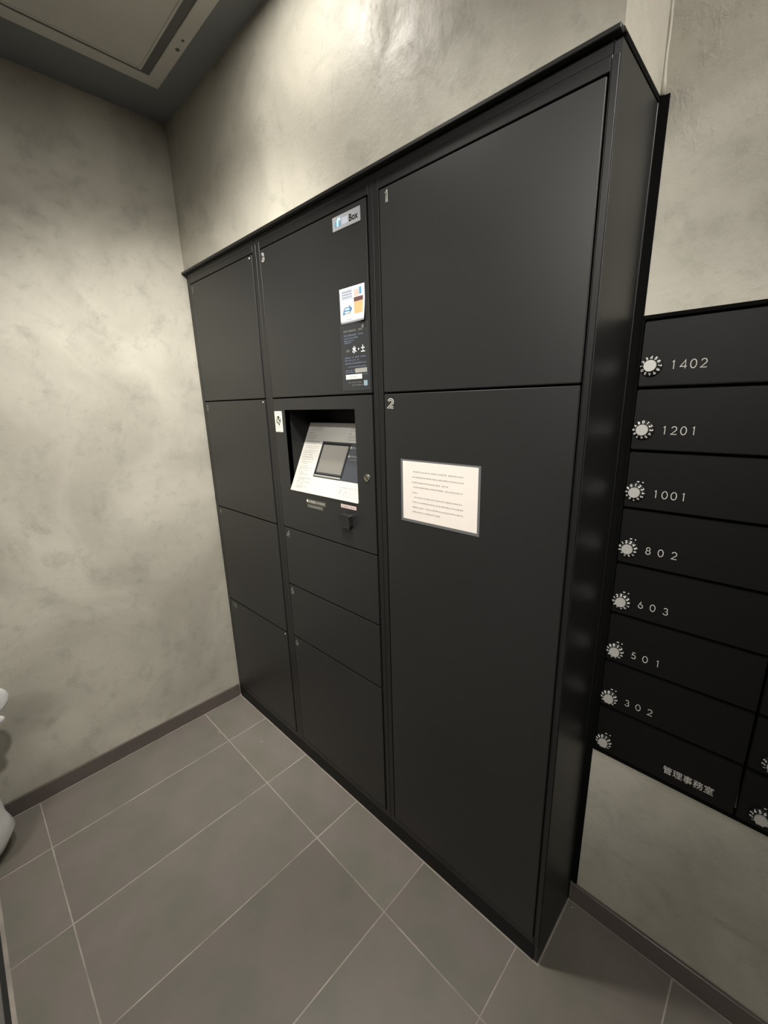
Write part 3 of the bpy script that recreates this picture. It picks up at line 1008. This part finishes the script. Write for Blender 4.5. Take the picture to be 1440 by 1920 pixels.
# ------------------------------------------------------------------ white bag at the left edge
bag = thing('plastic_bag', 'white plastic bag with knotted top standing by the left wall at the picture edge', 'bag', (0.13, -0.965, 0.001))
bm = bmesh.new()
prof = [(0.0, 0.0012), (0.055, 0.0012), (0.075, 0.010), (0.108, 0.045), (0.126, 0.082), (0.116, 0.120), (0.095, 0.18), (0.075, 0.27), (0.055, 0.36), (0.030, 0.415), (0.022, 0.435), (0.030, 0.46), (0.0, 0.475)]
n = 40
rings = []
for k, (r, z) in enumerate(prof):
    if r == 0:
        rings.append([bm.verts.new((0.13, -0.965 if z < 0.1 else -0.885, z))])
        continue
    ring = []
    ys = -0.965 + 0.075 * max(0, (z - 0.12) / 0.33) ** 1.3
    for i in range(n):
        a = 2 * math.pi * i / n
        f = 1 + (0.03 if k < 6 else 0.10) * math.sin(5 * a + k * 0.7) * (0.4 if k < 3 else 1) + 0.02 * math.sin(11 * a - k)
        if k <= 5:
            f = 1 + 0.015 * math.sin(7 * a + k)
        ring.append(bm.verts.new((0.13 + r * f * math.cos(a) * 0.93, ys + r * f * math.sin(a), z)))
    rings.append(ring)
for a, b_ in zip(rings, rings[1:]):
    for i in range(n):
        j = (i + 1) % n
        if len(a) == 1:
            bm.faces.new((a[0], b_[j], b_[i]))
        elif len(b_) == 1:
            bm.faces.new((a[i], a[j], b_[0]))
        else:
            bm.faces.new((a[i], a[j], b_[j], b_[i]))
obj('sack', bm, 'bag', bag, True)
for cy_, cz_, ry_, rz_ in ((-0.842, 0.510, 0.072, 0.054), (-0.858, 0.441, 0.066, 0.022)):
    bm = bmesh.new()
    bmesh.ops.create_uvsphere(bm, u_segments=28, v_segments=18, radius=1)
    for v in bm.verts:
        x, y, z = v.co
        crease = 1 + 0.10 * math.sin(6 * math.atan2(z, y)) + 0.05 * math.sin(11 * math.atan2(z, y))
        v.co = Vector((0.125 + 0.020 * x * (1 - 0.45 * math.exp(-((y * y + z * z) ** .5 - 0.72) ** 2 * 60)), cy_ + ry_ * y, cz_ + rz_ * z))
    obj('knotted_end', bm, 'bag', bag, True)

# ------------------------------------------------------------------ floor litter
def fleck(x, y, r, m, label):
    bm = bmesh.new()
    rn = random.Random(int(x * 1000))
    n = 9
    vs = [bm.verts.new((x + r * rn.uniform(.6, 1.1) * math.cos(2 * math.pi * k / n), y + r * rn.uniform(.6, 1.1) * math.sin(2 * math.pi * k / n), 0.0001)) for k in range(n)]
    top = bm.verts.new((x, y, 0.0016))
    for k in range(n):
        bm.faces.new((vs[k], vs[(k + 1) % n], top))
    bm.faces.new(vs)
    return tag(obj('plaster_crumb', bm, m), label, 'debris')


fleck(1.5067 + .004, 0.1866 - .004, 0.0016, 'white', 'tiny white crumb on the floor by the back of the side panel')

for (x, y, r) in ((0.3454, -0.0855, 0.0085), (0.165, -0.180, 0.010)):
    bm = bmesh.new()
    rn = random.Random(5)
    vs = [bm.verts.new((x + r * rn.uniform(.5, 1.1) * math.cos(2 * math.pi * k / 11), y + 0.6 * r * rn.uniform(.5, 1.1) * math.sin(2 * math.pi * k / 11), 0.00025)) for k in range(11)]
    vt = [bm.verts.new((v.co.x, v.co.y, -0.0002)) for v in vs]
    bm.faces.new(vs)
    for k in range(11):
        bm.faces.new((vs[k], vs[(k + 1) % 11], vt[(k + 1) % 11], vt[k]))
    obj('dust_mark', bm, 'dust', floor)

for o in bpy.data.objects:
    if o.type == 'MESH' and o.parent is not None and o.name.split('.')[0] in ('printed_text', 'blue_text', 'white_text', 'tag_text', 'label_text', 'status_text', 'lower_text', 'display_lettering', 'diagram', 'dial_numerals'):
        o['kind'] = 'stuff'
